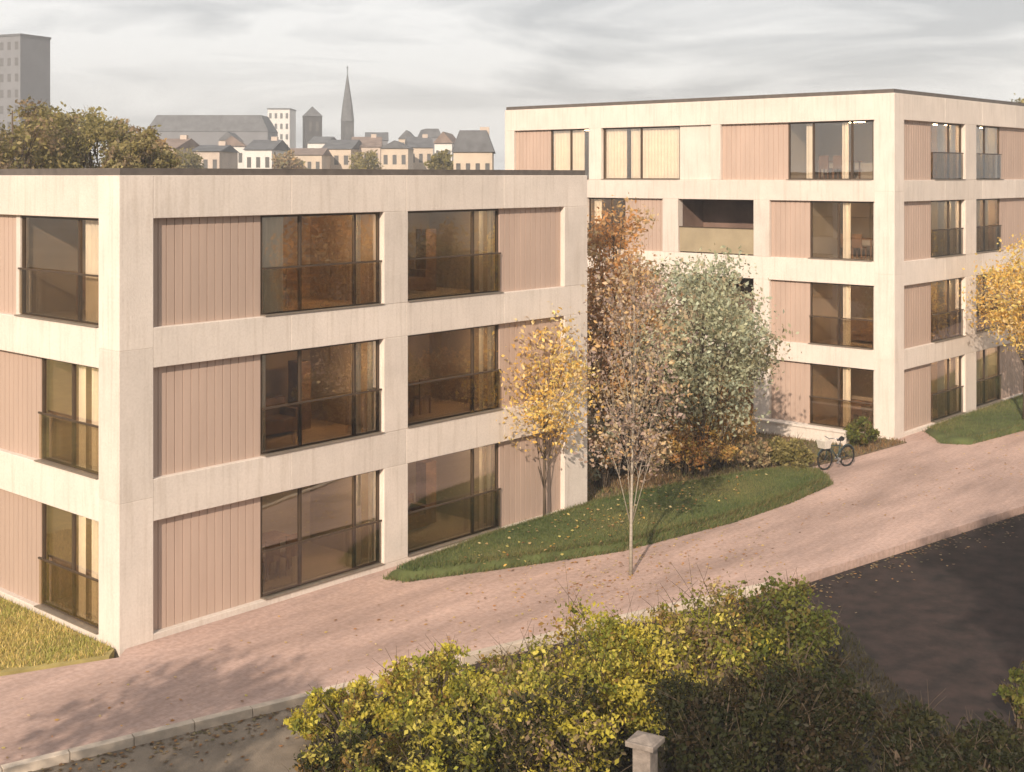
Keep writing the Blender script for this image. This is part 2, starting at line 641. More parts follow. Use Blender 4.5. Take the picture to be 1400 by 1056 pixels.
def furniture_mesh(kind):
    key = ('f', kind)
    if key in CACHE:
        return CACHE[key]
    f = MB()
    if kind == 0:       # table with two chairs
        f.box(0, 1.5, 0, .8, .70, .75, 1)
        for x in (0.05, 1.4):
            for y in (.05, .70):
                f.box(x, x + .05, y, y + .05, 0.004, .70, 1)
        for x in (0.3, 0.9):
            f.box(x, x + .4, -.45, -.05, .42, .46, 1)
            f.box(x, x + .4, -.45, -.41, .46, .95, 1)
            for yy in (-.45, -.09):
                f.box(x, x + .04, yy, yy + .04, .004, .42, 1)
                f.box(x + .36, x + .4, yy, yy + .04, .004, .42, 1)
    else:               # sofa with side shelf
        f.box(0, 1.7, 0, .8, .1, .42, 1)
        f.box(0, 1.7, .62, .8, .42, .85, 1)
        f.box(0, .16, 0, .62, .42, .62, 1)
        f.box(1.54, 1.7, 0, .62, .42, .62, 1)
        f.box(1.85, 2.25, .3, .7, .004, 1.7, 1)
    CACHE[key] = f.mesh('furniture', M['furniture'])
    return CACHE[key]


def fill_light_mesh():
    if 'fill_light' not in CACHE:
        l_ = MB()
        l_.box(-.3, .3, -.16, .16, -.05, -.004, 1)
        CACHE['fill_light'] = l_.mesh('added_fill_light', M['fill_light'])
    return CACHE['fill_light']


def panel_mesh(wd, ht):
    key = ('p', round(wd, 2), round(ht, 2))
    if key in CACHE:
        return CACHE[key]
    p = MB()
    n = max(2, int(round(wd / 0.21)))
    pw = wd / n
    prof = []
    for i in range(n):
        x = i * pw
        prof += [(x + 0.012, 0.15), (x + pw - 0.012, 0.15), (x + pw - 0.006, 0.17), (x + pw + 0.006, 0.17)]
    prof = [(0, 0.17)] + prof
    prof = [(min(max(x, 0), wd), y) for x, y in prof]
    vv, ff = [], []
    for x, y in prof:
        vv += [(x, y, 0), (x, y, ht)]
    for i in range(len(prof) - 1):
        ff.append((2 * i, 2 * i + 2, 2 * i + 3, 2 * i + 1))
    p.add(vv, ff)
    p.box(0, wd, 0.175, 0.3, 0, ht, 1)
    CACHE[key] = p.mesh('cladding_panel', M['panel'])
    return CACHE[key]


def facade(parent, loc, rotz, length, bands, rows, cols_all=None, depth=0.36):
    """bands: list of (z0,z1) solid beams, top last; rows: one list of cells per storey
    cells: (kind, u0, u1, opts) kind in 'c' column, 'p' panel, 'w' window, 'v' open loggia."""
    fr = MB()
    rot = Matrix.Rotation(rotz, 3, 'Z')

    def place(name, me, par, x, z, y=0.0):
        v = rot @ Vector((x, y, 0))
        return link(name, me, par, (loc[0] + v.x, loc[1] + v.y, z), rotz)

    gap = 0.004
    for (z0, z1) in bands:                      # beams run through in lengths of about 7 m, set 4 mm back
        k = max(1, round(length / 3.65))
        for i in range(k):
            fr.box(length * i / k, length * (i + 1) / k, gap, depth, z0, z1)
    for row, (zb, zt) in zip(rows, [(bands[i][1], bands[i + 1][0]) for i in range(len(bands) - 1)]):
        ht = zt - zb
        for cell in row:
            kind, u0, u1 = cell[:3]
            op = cell[3] if len(cell) > 3 else {}
            wd = u1 - u0
            if kind == 'c':
                fr.box(u0, u1, 0.0, depth - 0.004, zb, zt)
            elif kind == 'p':
                o = place('cladding_panel', panel_mesh(wd, ht), parent, u0, zb)
            elif kind == 'b':                   # plain cream wall infill
                fr.box(u0, u1, 0.12, depth - 0.006, zb, zt)
            elif kind == 'w':
                mull = op.get('m', (0.62,))
                f, pn, rm, bl = window_meshes(wd, ht, mull, op.get('bal', True))
                wo = place('window', f, parent, u0, zb)
                sk = ('sill', round(wd, 2))
                if sk not in CACHE:
                    sm_ = MB()
                    sm_.box(0.004, wd - 0.004, -0.025, 0.168, 0.004, 0.028, 1)
                    CACHE[sk] = sm_.mesh('sill', M['sill'])
                link('sill', CACHE[sk], wo)
                link('pane', pn, wo)
                link('room', rm, wo)
                if bl:
                    link('balustrade', bl[0], wo)
                    link('rail', bl[1], wo)
                for (c0, c1) in op.get('cur', ()):
                    link('curtain', curtain_mesh((c1 - c0) * wd, ht), wo, (c0 * wd, 0.285 + random.uniform(0, .02), 0))
                if op.get('fill_light', True):  # emitter added out of sight behind the window head to warm the interior
                    link('added_fill_light', fill_light_mesh(), wo, (wd * 0.72, 0.7, ht))
                if op.get('fur') is not None:
                    link('furniture', furniture_mesh(op['fur']), wo, (wd * 0.15, 1.5, 0))
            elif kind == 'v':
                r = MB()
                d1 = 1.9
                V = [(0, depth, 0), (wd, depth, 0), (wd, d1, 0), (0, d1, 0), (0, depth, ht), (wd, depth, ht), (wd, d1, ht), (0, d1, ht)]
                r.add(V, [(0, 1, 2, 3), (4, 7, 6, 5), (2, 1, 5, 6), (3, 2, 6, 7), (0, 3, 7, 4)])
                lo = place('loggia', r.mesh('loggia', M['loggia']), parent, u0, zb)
                b = MB()
                b.add([(0.02, 0.1, 0.05), (wd - 0.02, 0.1, 0.05), (wd - 0.02, 0.1, 1.05), (0.02, 0.1, 1.05)], [(0, 1, 2, 3)])
                b_o = link('balustrade', b.mesh('balustrade', M['balp']), lo)
                rr = MB()
                rr.box(0.005, wd - 0.005, 0.08, 0.12, 1.05, 1.09, 1)
                link('rail', rr.mesh('rail', M['win']), lo)
    return fr.build('facade_frame', M['concrete'], parent).__class__ and _set(parent, loc, rotz)


def _set(parent, loc, rotz):
    o = [c for c in parent.children if c.name.startswith('facade_frame')][-1]
    o = LAST[0] if LAST else o
    return o


LAST = []
_old_build = MB.build


def _build(s, name, m, parent=None, smooth=False, bevel=0.0):
    o = _old_build(s, name, m, parent, smooth, bevel)
    LAST[:] = [o]
    return o


MB.build = _build


def flip(cells, length):
    """cells written outward from the corner -> running towards the corner"""
    out_ = []
    for c in cells:
        out_.append((c[0], length - c[2], length - c[1]) + tuple(c[3:]))
    return out_


def put_facade(parent, loc, rotz, length, bands, rows):
    o = facade(parent, loc, rotz, length, bands, rows)
    o.location = (loc[0], loc[1], 0)
    o.rotation_euler = (0, 0, rotz)
    b = o.modifiers.new('edge', 'BEVEL')
    b.width = 0.014
    b.segments = 2
    return o


def rnd_cur(right=True):
    a = random.uniform(0.76, 0.80)
    return ((a, a + random.uniform(0.07, 0.1)), (0.93, 0.985)) if right else ((0.02, 0.1), (0.62, 0.72))


# --- front building: three storeys
B1 = empty('apartment_building', (0, 0, 0))
tag(B1, 'three-storey cream concrete grid apartment block with terracotta panels, nearest to the viewer', 'building')
LX, LY = 15.3, 15.2
Z1 = [(-0.28, 0.13), (2.48, 3.36), (5.68, 6.52), (8.80, 9.70)]
CW = 0.80
cc = MB()
for (z0, z1) in ((-0.28, 2.98), (2.98, 6.1), (6.1, 9.70)):
    cc.box(0, CW, 0, CW, z0, z1)
cc.build('corner_column', M['concrete'], B1, bevel=0.01)
rows = []
for k in range(3):
    ca = (((0.80, 0.87), (0.93, 0.99)), ((0.78, 0.86), (0.02, 0.07), (0.92, 0.99)), ((0.80, 0.86), (0.02, 0.20)))[k]
    rows.append([('p', 0, 2.87), ('w', 2.87, 6.49, dict(m=(0.32, 0.78), cur=ca, fur=k % 2)),
                 ('c', 6.49, 7.30),
                 ('w', 7.30, 10.84, dict(m=(0.72,), cur=((0.82, 0.87), (0.91, 0.98)), fur=(k + 1) % 2)), ('p', 10.84, 13.45), ('c', 13.45, 14.5)])
put_facade(B1, (CW, 0), 0.0, LX - CW, Z1, rows)
LL = LY - CW
rows = []
for k in range(3):
    if k == 2:
        c = [('w', 0.04, 3.57, dict(m=(0.7,), cur=((0.72, 0.9),), fur=0)), ('b', 3.57, 3.75), ('p', 3.75, 6.4)]
    else:
        c = [('w', 0.04, 2.66, dict(m=(0.5,), bal=True, cur=((0.52, 0.64), (0.72, 0.93)), fur=1)), ('p', 2.66, 6.4)]
    c += [('c', 6.4, 7.2), ('w', 7.2, 10.6, dict(cur=((0.75, 0.9),))), ('p', 10.6, 13.6), ('c', 13.6, LL)]
    c.append(('b', 0.0, 0.04))
    rows.append(flip(c, LL))
put_facade(B1, (0, LY), R(-90), LL, Z1, rows)
# far end and back, the same grid
rows = [[('c', 0, .8), ('p', .8, 4.2), ('w', 4.2, 7.2, {}), ('c', 7.2, 8.0), ('w', 8.0, 11, {}), ('p', 11, 13.7), ('c', 13.7, LY - .72)] for k in range(3)]
put_facade(B1, (LX, 0.36), R(90), LY - .72, Z1, rows)
rows = [[('c', 0, .8), ('p', .8, 4.2), ('w', 4.2, 7.2, {}), ('c', 7.2, 8.0), ('w', 8.0, 11, {}), ('p', 11, 14.14), ('c', 14.14, LX - .36)] for k in range(3)]
put_facade(B1, (LX, LY), R(180), LX - .36, Z1, rows)


def roof_on(parent, x0, x1, y0, y1, zt):
    r = MB()
    r.box(x0 + .37, x1 - .37, y0 + .37, y1 - .37, zt - 0.5, zt - 0.3, 1)
    r.build('roof', M['roof'], parent)
    c = MB()
    i, wd, h = 0.05, 0.34, 0.15
    z0, z1 = zt + 0.002, zt + h
    c.box(x0 + i, x1 - i, y0 + i, y0 + wd, z0, z1, 1)
    c.box(x0 + i, x1 - i, y1 - wd, y1 - i, z0, z1, 1)
    c.box(x0 + i, x0 + wd, y0 + wd, y1 - wd, z0, z1, 1)
    c.box(x1 - wd, x1 - i, y0 + wd, y1 - wd, z0, z1, 1)
    c.build('roof_flashing', M['cap'], parent)


roof_on(B1, 0, LX, 0, LY, 9.70)

# --- rear building: four storeys
BX, BY = 30.36, -2.353
B2 = empty('apartment_building', (BX, BY, 0))
tag(B2, 'four-storey cream concrete grid apartment block rising behind the autumn trees', 'building')
Z2 = [(-0.28, 0.13), (2.48, 3.22), (5.60, 6.50), (8.72, 9.52), (11.76, 12.73)]
cc = MB()
for (z0, z1) in ((-0.28, 2.9), (2.9, 6.05), (6.05, 9.1), (9.1, 12.73)):
    cc.box(0, CW, 0, CW, z0, z1)
cc.build('corner_column', M['concrete'], B2, bevel=0.01)
WL = 19.28                                   # left face length
LL2 = WL - CW
rows = []
for k in range(4):
    if k == 3:
        c = [('b', 0, .09), ('w', 0.09, 3.68, dict(m=(0.3, 0.75), bal=False, cur=((0.62, 0.7), (0.2, 0.28)), fur=0)), ('p', 3.68, 6.69), ('c', 6.69, 7.15),
             ('b', 7.15, 8.75), ('w', 8.75, 12.8, dict(m=(0.5,), bal=False, cur=((0.02, 0.3), (0.35, 0.97)))), ('c', 12.8, 13.49),
             ('w', 13.49, 15.8, dict(m=(0.5,), bal=False, cur=((0.03, 0.8),))), ('p', 15.8, 17.9), ('c', 17.9, LL2)]
    else:
        c = [('b', 0, .09), ('w', 0.09, 2.73, dict(m=(0.45,), bal=(k != 2), cur=((0.5, 0.62),), fur=k % 2)), ('p', 2.73, 4.43), ('c', 4.43, 5.15),
             ('v', 5.15, 8.76) if k >= 1 else ('w', 5.15, 8.76, dict(cur=((0.1, 0.3),))), ('c', 8.76, 9.55), ('p', 9.55, 11.6), ('w', 11.6, 13.6, dict(cur=((0.1, 0.3),))), ('c', 13.6, 14.4),
             ('p', 14.4, 17.6), ('c', 17.6, LL2)]
    rows.append(flip(c, LL2))
put_facade(B2, (0, WL), R(-90), LL2, Z2, rows)
FXL = 30.0 - CW
rows = []
for k in range(4):
    c = [('p', 0, 2.67), ('w', 2.67, 5.58, dict(m=(0.6,), cur=((0.32, 0.56), (0.72, 0.9)), fur=k % 2)), ('c', 5.58, 6.69),
         ('w', 6.69, 9.56, dict(m=(0.45,), cur=((0.5, 0.66), (0.2, 0.36)), fur=(k + 1) % 2)), ('p', 9.56, 12.4), ('c', 12.4, 13.3),
         ('p', 13.3, 16.0), ('w', 16.0, 19.0, dict(cur=((0.32, 0.56),))), ('c', 19.0, 20.0), ('w', 20.0, 23, dict(cur=((0.3, 0.5),))), ('p', 23, 28.3), ('c', 28.3, FXL)]
    rows.append(c)
put_facade(B2, (CW, 0), 0.0, FXL, Z2, rows)
bk = MB()
bk.box(0.37, 30, WL - 0.30, WL, -0.28, 12.73, 1)
bk.box(29.7, 30, 0.37, WL - 0.31, -0.28, 12.72, 1)
bk.build('wall', M['concrete'], B2)
roof_on(B2, 0, 30, 0, WL, 12.73)

# ------------------------------------------------------------------ lawns
LAWN1 = [(6.85, -0.55), (10.5, -0.22), (15.3, -0.18), (18.6, -0.75), (21.6, -1.6), (23.3, -2.2), (23.6, -3.2), (22.6, -3.95), (19.6, -4.15), (16.69, -4.05), (12.4, -3.4), (9.2, -2.1), (7.0, -1.1)]


def lawn_mesh(name, poly, h, m):
    """a lawn raised on a soft shoulder"""
    cx = sum(p[0] for p in poly) / len(poly)
    cy = sum(p[1] for p in poly) / len(poly)
    mb = MB()
    rings = [(1.0, 0.006), (0.985, h * .6), (0.95, h * .9), (0.86, h)]
    vv = []
    n = len(poly)
    for s_, z_ in rings:
        for x, y in poly:
            vv.append((cx + (x - cx) * s_, cy + (y - cy) * (s_ if s_ == 1 else s_ - (1 - s_) * 1.2), z_))
    ff = []
    for r_ in range(len(rings) - 1):
        for i in range(n):
            j = (i + 1) % n
            ff.append((r_ * n + i, r_ * n + j, (r_ + 1) * n + j, (r_ + 1) * n + i))
    ff.append(tuple((len(rings) - 1) * n + i for i in range(n)))
    mb.add(vv, ff)
    o = link(name, mb.mesh(name, m, smooth=True))
    o['kind'] = 'structure'
    return o


GREEN = [(0.085, 0.12, 0.04), (0.12, 0.155, 0.05), (0.17, 0.18, 0.06), (0.23, 0.20, 0.08)]
lawn_mesh('lawn', LAWN1, 0.26, M['lawn'])
blades('grass', [(p[0] * .97 + 15.6 * .03, p[1] * .93 - 1.9 * .07) for p in LAWN1], 0.20, 60000, 0.11, GREEN)
LAWN2 = [(32.6, -2.5), (60, -2.5), (60, -8.6), (46, -6.6), (36, -5.3), (31.4, -4.75), (30.9, -3.9)]
lawn_mesh('lawn', LAWN2, 0.2, M['lawn'])
blades('grass', [(32.6, -2.6), (50, -2.6), (50, -6.8), (36, -5.0), (31.8, -4.4)], 0.14, 26000, 0.12, GREEN)


def border_blades(poly, n, h, cols, zin):
    P = np.array(poly)
    c = P.mean(0)
    Q = np.roll(P, -1, 0)
    ln = np.linalg.norm(Q - P, axis=1)
    e = RNG.choice(len(P), n, p=ln / ln.sum())
    f = RNG.uniform(0, 1, (n, 1))
    q = P[e] * (1 - f) + Q[e] * f
    k = RNG.uniform(-0.012, 0.10, (n, 1))
    q = q + (c - q) * k
    z = np.clip(k[:, 0] / 0.06, 0, 1) * zin
    a = RNG.uniform(0, 6.28, n)
    hh = h * RNG.uniform(.4, 1.3, n)
    ww = RNG.uniform(.008, .016, n)
    v = np.zeros((n, 3, 3))
    v[:, 0, 0] = q[:, 0] - np.cos(a) * ww
    v[:, 0, 1] = q[:, 1] - np.sin(a) * ww
    v[:, 1, 0] = q[:, 0] + np.cos(a) * ww
    v[:, 1, 1] = q[:, 1] + np.sin(a) * ww
    v[:, :2, 2] = z[:, None] - .02
    v[:, 2, :2] = q + RNG.normal(0, .5, (n, 2)) * hh[:, None]
    v[:, 2, 2] = z + hh
    C = np.array(cols)
    o = soup('grass', v, C[RNG.integers(0, len(C), n)] * RNG.uniform(.7, 1.2, (n, 1)), M['blade'])
    o['kind'] = 'stuff'


border_blades(LAWN1, 26000, 0.12, GREEN + [(0.20, 0.15, 0.07)], 0.2)
border_blades(LAWN2, 14000, 0.12, GREEN + [(0.20, 0.15, 0.07)], 0.16)
MEADOW = [(-0.05, 0.1), (-0.35, -0.2), (-2.27, 0.62), (-12, 4.35), (-30, 10), (-30, 40), (-0.05, 40)]
sheet('meadow', MEADOW, 0.03, M['meadow'], skirt=0.3)
YEL = [(0.40, 0.33, 0.10), (0.52, 0.42, 0.13), (0.60, 0.46, 0.18), (0.36, 0.34, 0.09)]
blades('grass', [(-0.08, 0.15), (-0.4, -0.1), (-2.27, 0.75), (-7, 2.5), (-9, 9), (-0.08, 9)], 0.03, 45000, 0.10, YEL)
# garden bed between the two buildings
BED = [(15.35, -0.3), (18.6, -1.0), (21.6, -1.8), (24.2, -2.2), (26.3, -2.6), (30.2, -2.9), (30.2, 14), (15.35, 14)]
sheet('garden_bed', BED, 0.035, M['litter'], skirt=0.2)
blades('ground_cover', [(p[0], min(p[1], 7)) for p in BED], 0.035, 26000, 0.14, [(0.16, 0.13, 0.06), (0.12, 0.13, 0.045), (0.28, 0.19, 0.09), (0.22, 0.13, 0.06)])


# ------------------------------------------------------------------ plants
def leaves(name, clumps, n, size, pal, parent, sub=14, spread=0.36, flat=0.0, shell=0.55, aspect=0.55):
    """clumps: (x,y,z,rx,ry,rz,weight,palette offset)"""
    W = np.array([c[6] for c in clumps], float)
    cnt = np.maximum(30, (W / W.sum() * n).astype(int))
    P = np.array(pal)
    allv, allc = [], []
    for c, k in zip(clumps, cnt):
        d = RNG.normal(0, 1, (sub, 3))
        d /= np.linalg.norm(d, axis=1)[:, None]
        rr = RNG.uniform(0.25, 1, (sub, 1)) ** shell
        ctr = d * rr * 0.85
        pick = RNG.integers(0, sub, k)
        p = ctr[pick] + RNG.normal(0, spread * 0.5, (k, 3))
        p = p * np.array(c[3:6]) + np.array(c[0:3])
        p[:, 2] = np.maximum(p[:, 2], 0.04)
        base = P[(RNG.integers(0, len(P), sub) * 0 + RNG.choice(len(P), sub))][pick]
        mixw = RNG.uniform(0, 1, (k, 1)) ** 1.5 * 0.7
        col = base * (1 - mixw) + P[RNG.choice(len(P), k)] * mixw
        col = col * RNG.uniform(0.7, 1.3, (k, 1))
        a = RNG.normal(0, 1, (k, 3))
        a[:, 2] -= 0.3
        a /= np.linalg.norm(a, axis=1)[:, None]
        b = RNG.normal(0, 1, (k, 3))
        b -= (b * a).sum(1)[:, None] * a
        b /= np.linalg.norm(b, axis=1)[:, None]
        nn = np.cross(a, b)
        s = size * (0.45 + 1.1 * RNG.uniform(0, 1, (k, 1)) ** 1.4)
        v = np.zeros((k, 4, 3))
        v[:, 0] = p - a * s * .5
        v[:, 1] = p + b * s * aspect * .5 + nn * s * .08
        v[:, 2] = p + a * s * .5
        v[:, 3] = p - b * s * aspect * .5 + nn * s * .08
        allv.append(v)
        allc.append(col)
    return soup(name, np.concatenate(allv), np.concatenate(allc), M['leaf'], parent)


def plant(name, label, cat, base, height, clumps, n, size, pal, trunk_r=0.1, bark='bark', group=None, lean=(0, 0), stems=1, **kw):
    o = empty(name, (base[0], base[1], base[2] if len(base) > 2 else 0.0))
    tag(o, label, cat, group)
    t = MB()
    top = max(c[2] for c in clumps)
    if stems == 1:
        m = 7
        pts, rad = [], []
        for i in range(m):
            f = i / (m - 1)
            pts.append((lean[0] * f + 0.06 * math.sin(3 * f + base[0]) * height * .08, lean[1] * f + 0.05 * math.sin(4 * f + base[1]) * height * .08, -0.05 + f * min(top, height * .96)))
            rad.append(trunk_r * (1 - 0.85 * f) * (1.25 if i == 0 else 1))
        t.tube(pts, rad, 9)
        for c in clumps:
            zt_ = c[2]
            f = max(0.15, min(0.9, (zt_ - 0.35 * height * .5) / height))
            i = int(f * (m - 1))
            a = Vector(pts[i])
            e = Vector((c[0], c[1], c[2] + c[5] * .3))
            mid = a.lerp(e, 0.5) + Vector((0, 0, 0.06 * height * random.uniform(-.3, 1) * .5))
            t.tube([tuple(a), tuple(mid), tuple(e)], [trunk_r * .36 * (1 - f * .5), trunk_r * .2, trunk_r * .05], 6)
            for _ in range(3):
                q = e + Vector((random.uniform(-1, 1) * c[3], random.uniform(-1, 1) * c[4], random.uniform(-.5, 1) * c[5])) * 0.8
                t.tube([tuple(mid), tuple(mid.lerp(q, .5) + Vector((0, 0, .03 * height))), tuple(q)], [trunk_r * .18, trunk_r * .1, trunk_r * .03], 5)
    else:
        for c in clumps:
            for _ in range(3):
                q = Vector((c[0] + random.uniform(-.5, .5) * c[3], c[1] + random.uniform(-.5, .5) * c[4], c[2] + random.uniform(-.2, .7) * c[5]))
                a = Vector((random.uniform(-.2, .2), random.uniform(-.2, .2), -0.05))
                t.tube([tuple(a), tuple(a.lerp(q, .5) + Vector((0, 0, .1))), tuple(q)], [trunk_r, trunk_r * .6, trunk_r * .15], 6)
                for _k in range(2):
                    d_ = Vector((random.uniform(-1, 1), random.uniform(-1, 1), random.uniform(.5, 1.3))).normalized() * c[3] * random.uniform(.9, 1.5)
                    t.tube([tuple(q), tuple(q + d_ * .5 + Vector((0, 0, .02))), tuple(q + d_)], [trunk_r * .2, trunk_r * .14, trunk_r * .07], 4)
    t.build('trunk' if stems == 1 else 'stems', M[bark], o, smooth=True)
    leaves('crown' if stems == 1 else 'foliage', clumps, n, size, pal, o, **kw)
    return o


def blob(cx, cy, cz, rx, rz, k, r0, seed, wt=1.0):
    """k leaf clumps filling an ellipsoid"""
    rs = random.Random(seed)
    out_ = []
    for i in range(k):
        a = i * 2.4 + rs.uniform(-.4, .4)
        f = (i + .5) / k
        z_ = 1 - 2 * f
        h_ = math.sqrt(max(0, 1 - z_ * z_))
        q = rs.uniform(.45, .85)
        r_ = r0 * rs.uniform(.75, 1.2)
        out_.append((cx + rx * h_ * q * math.cos(a), cy + rx * h_ * q * math.sin(a), cz + rz * z_ * q, r_, r_, r_ * rs.uniform(.7, .95), wt * r_ ** 2))
    return out_


YG = [(0.66, 0.56, 0.08), (0.56, 0.48, 0.06), (0.34, 0.34, 0.05), (0.68, 0.58, 0.13), (0.18, 0.20, 0.03), (0.30, 0.18, 0.05), (0.22, 0.22, 0.04)]
SHADE_G = [(0.036, 0.042, 0.012), (0.026, 0.03, 0.01), (0.056, 0.054, 0.016), (0.046, 0.03, 0.014)]  # leaf tones darkened: shade of the hedge's lower side put into the colour
MG = [(0.14, 0.16, 0.03), (0.20, 0.20, 0.04), (0.10, 0.12, 0.025), (0.16, 0.11, 0.03)]
OR = [(0.60, 0.30, 0.10), (0.50, 0.24, 0.09), (0.64, 0.43, 0.20), (0.36, 0.21, 0.11), (0.60, 0.48, 0.28)]
YO = [(0.76, 0.48, 0.12), (0.82, 0.62, 0.22), (0.68, 0.40, 0.09), (0.74, 0.62, 0.20), (0.84, 0.66, 0.34)]
GG = [(0.55, 0.59, 0.43), (0.48, 0.53, 0.39), (0.46, 0.48, 0.32), (0.38, 0.38, 0.23), (0.56, 0.55, 0.37), (0.26, 0.23, 0.13), (0.46, 0.35, 0.22)]
BR = [(0.40, 0.28, 0.17), (0.27, 0.19, 0.12), (0.50, 0.39, 0.22), (0.28, 0.25, 0.12), (0.52, 0.34, 0.16)]
OL = [(0.32, 0.26, 0.09), (0.24, 0.21, 0.07), (0.40, 0.33, 0.14), (0.18, 0.16, 0.06)]


def shrub(px, depth, topy, rpx, n, pal, label, seed, size=0.085, name='shrub', group=None, squash=1.0, gz=0.0):
    x, y = pt(px, depth)
    h = zat(topy, depth)
    r = rpx / FX * depth
    cl = blob(0, 0, h * .52, r * .82, h * .46, 12, min(r, h * .6) * .42, seed)
    plant(name, label, 'shrub', (x, y, gz), h, cl, n, size, pal, 0.03, stems=3, group=group, sub=18, spread=0.42)


G_F = 'shrubs along the near kerb'
shrub(470, 22.6, 930, 105, 9500, YG, 'olive shrub at the left end of the kerbside row', 1, group=G_F, gz=-.12)
shrub(600, 22.0, 882, 110, 12500, YG, 'yellow-green shrub second from the left end of the kerbside row', 2, group=G_F, gz=-.12)
shrub(725, 21.5, 868, 105, 12500, YG + BR[:2], 'mixed yellow and rust shrub behind the left side of the stone post', 3, group=G_F, gz=-.12)
shrub(835, 22.2, 812, 110, 13500, YG, 'bright yellow-topped shrub right behind the stone post', 4, group=G_F, gz=-.12)
shrub(955, 22.6, 795, 105, 12500, YG[1:] + BR[:2], 'brownish green tall shrub just right of the stone post', 5, group=G_F, gz=-.12)
shrub(1065, 22.8, 786, 95, 12500, MG, 'green tall shrub at the right end of the kerbside row', 6, group=G_F, gz=-.12)
shrub(470, 19.6, 1000, 110, 9000, SHADE_G + YG[3:], 'olive green low shrub at the left of the bottom edge row', 14, group=G_F, gz=-.12)
shrub(620, 19.6, 960, 130, 13000, SHADE_G + YG[1:4], 'green shrub at the bottom edge left of the stone post', 7, group=G_F, gz=-.12)
shrub(765, 19.6, 930, 115, 12500, SHADE_G + YG[:2] + BR[:1], 'rusty green shrub at the bottom edge touching the left of the stone post', 8, group=G_F, gz=-.12)
shrub(985, 19.8, 905, 115, 12500, SHADE_G, 'shrub coloured dark for shade at the bottom edge right of the stone post', 9, group=G_F, gz=-.12)
shrub(1120, 20.6, 885, 105, 10500, SHADE_G, 'shrub coloured dark for shade below the green end shrub of the row', 10, group=G_F, gz=-.12)
shrub(1250, 20.5, 965, 95, 8000, SHADE_G, 'ground-hugging shrub coloured near-black for shade on the dark road verge', 11, group=G_F, gz=-.12)
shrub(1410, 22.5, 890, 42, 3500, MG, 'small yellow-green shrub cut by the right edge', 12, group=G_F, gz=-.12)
shrub(1350, 20.0, 985, 95, 8000, SHADE_G, 'shrub coloured dark for shade in the bottom right corner', 13, group=G_F, gz=-.12)
PB = [gnd(440, 1010, -.11), gnd(500, 958, -.11), gnd(700, 905, -.11), gnd(900, 860, -.11), gnd(1080, 828, -.11), gnd(1160, 860, -.11), gnd(1215, 930, -.11),
      gnd(1330, 1010, -.11), gnd(1500, 1150, -.11), gnd(1200, 1250, -.11), gnd(460, 1200, -.11)]
sheet('planting_bed', PB, -0.11, M['soil'])
blades('ground_cover', PB, -0.11, 26000, 0.10, [(0.028, 0.03, 0.011), (0.04, 0.038, 0.014), (0.055, 0.045, 0.018), (0.032, 0.025, 0.012)])  # cover tones darkened in the colour to stand in for shade here

# young trees by the path
x, y = gnd(865, 786)
cl = []
rs = random.Random(5)
for i in range(17):
    f = i / 16
    zz = 2.9 + f * 4.5
    rr = 1.05 * math.sin(math.pi * min(1, .18 + f * .78)) + .1
    a = i * 2.4
    cl.append((rr * .8 * math.cos(a), rr * .8 * math.sin(a), zz, .62, .62, .55, 1.0))
plant('young_tree', 'slender young tree with pale trunk and sparse mauve-brown leaves beside the path', 'tree', (x, y), 7.6, cl, 4200, 0.11,
      OR[2:] + [(0.46, 0.35, 0.29), (0.38, 0.28, 0.24), (0.56, 0.46, 0.36), (0.30, 0.22, 0.19)], 0.042, 'palebark', spread=0.75, sub=12)
x, y = pt(744, 36.2)
cl = blob(0, 0, 3.75, 1.8, 1.9, 14, .8, 21)
plant('young_tree', 'small golden-orange tree against the front corner of the three-storey block', 'tree', (x, y, .1), 5.6, cl, 5200, 0.12, YO, 0.045, 'bark', spread=0.75)
x, y = pt(1402, 50.5)
cl = blob(0, 0, 4.6, 2.3, 2.4, 14, .95, 23)
plant('young_tree', 'golden yellow tree at the right edge before the four-storey block', 'tree', (x, y, .1), 7.0, cl, 7000, 0.14, YO, 0.07, 'bark', spread=0.7)
x, y = pt(838, 42)
cl = blob(0, 0, 5.2, 1.7, 3.6, 18, .85, 25)
plant('garden_tree', 'tall rust-orange tree close behind the corner of the three-storey block', 'tree', (x, y), 8.9, cl, 11000, 0.15, OR, 0.1, 'bark', spread=0.6)
x, y = pt(962, 41.5)
cl = blob(0, 0, 4.3, 2.7, 2.9, 20, 1.0, 27)
plant('garden_tree', 'grey-green rounded tree in front of the four-storey block', 'tree', (x, y), 7.2, cl, 15000, 0.15, GG, 0.09, 'bark', spread=0.62)
x, y = pt(890, 43.5)
cl = blob(0, 0, 3.2, 1.9, 2.6, 14, .9, 29)
plant('garden_tree', 'brown-leaved bushy tree between the rust tree and the grey-green tree', 'tree', (x, y), 5.6, cl, 11500, 0.14, BR + GG[:2], 0.1, 'bark', spread=0.6)


def shrub_at(px, py, h, r, n, pal, label, seed, size=0.11, group='shrubs in the garden between the blocks'):
    x, y = gnd(px, py)
    cl = blob(0, 0, h * .52, r * .8, h * .45, 10, min(r, h * .6) * .42, seed)
    plant('shrub', label, 'shrub', (x, y, .03), h, cl, n, size, pal, 0.025, stems=3, group=group, sub=16, spread=0.45)


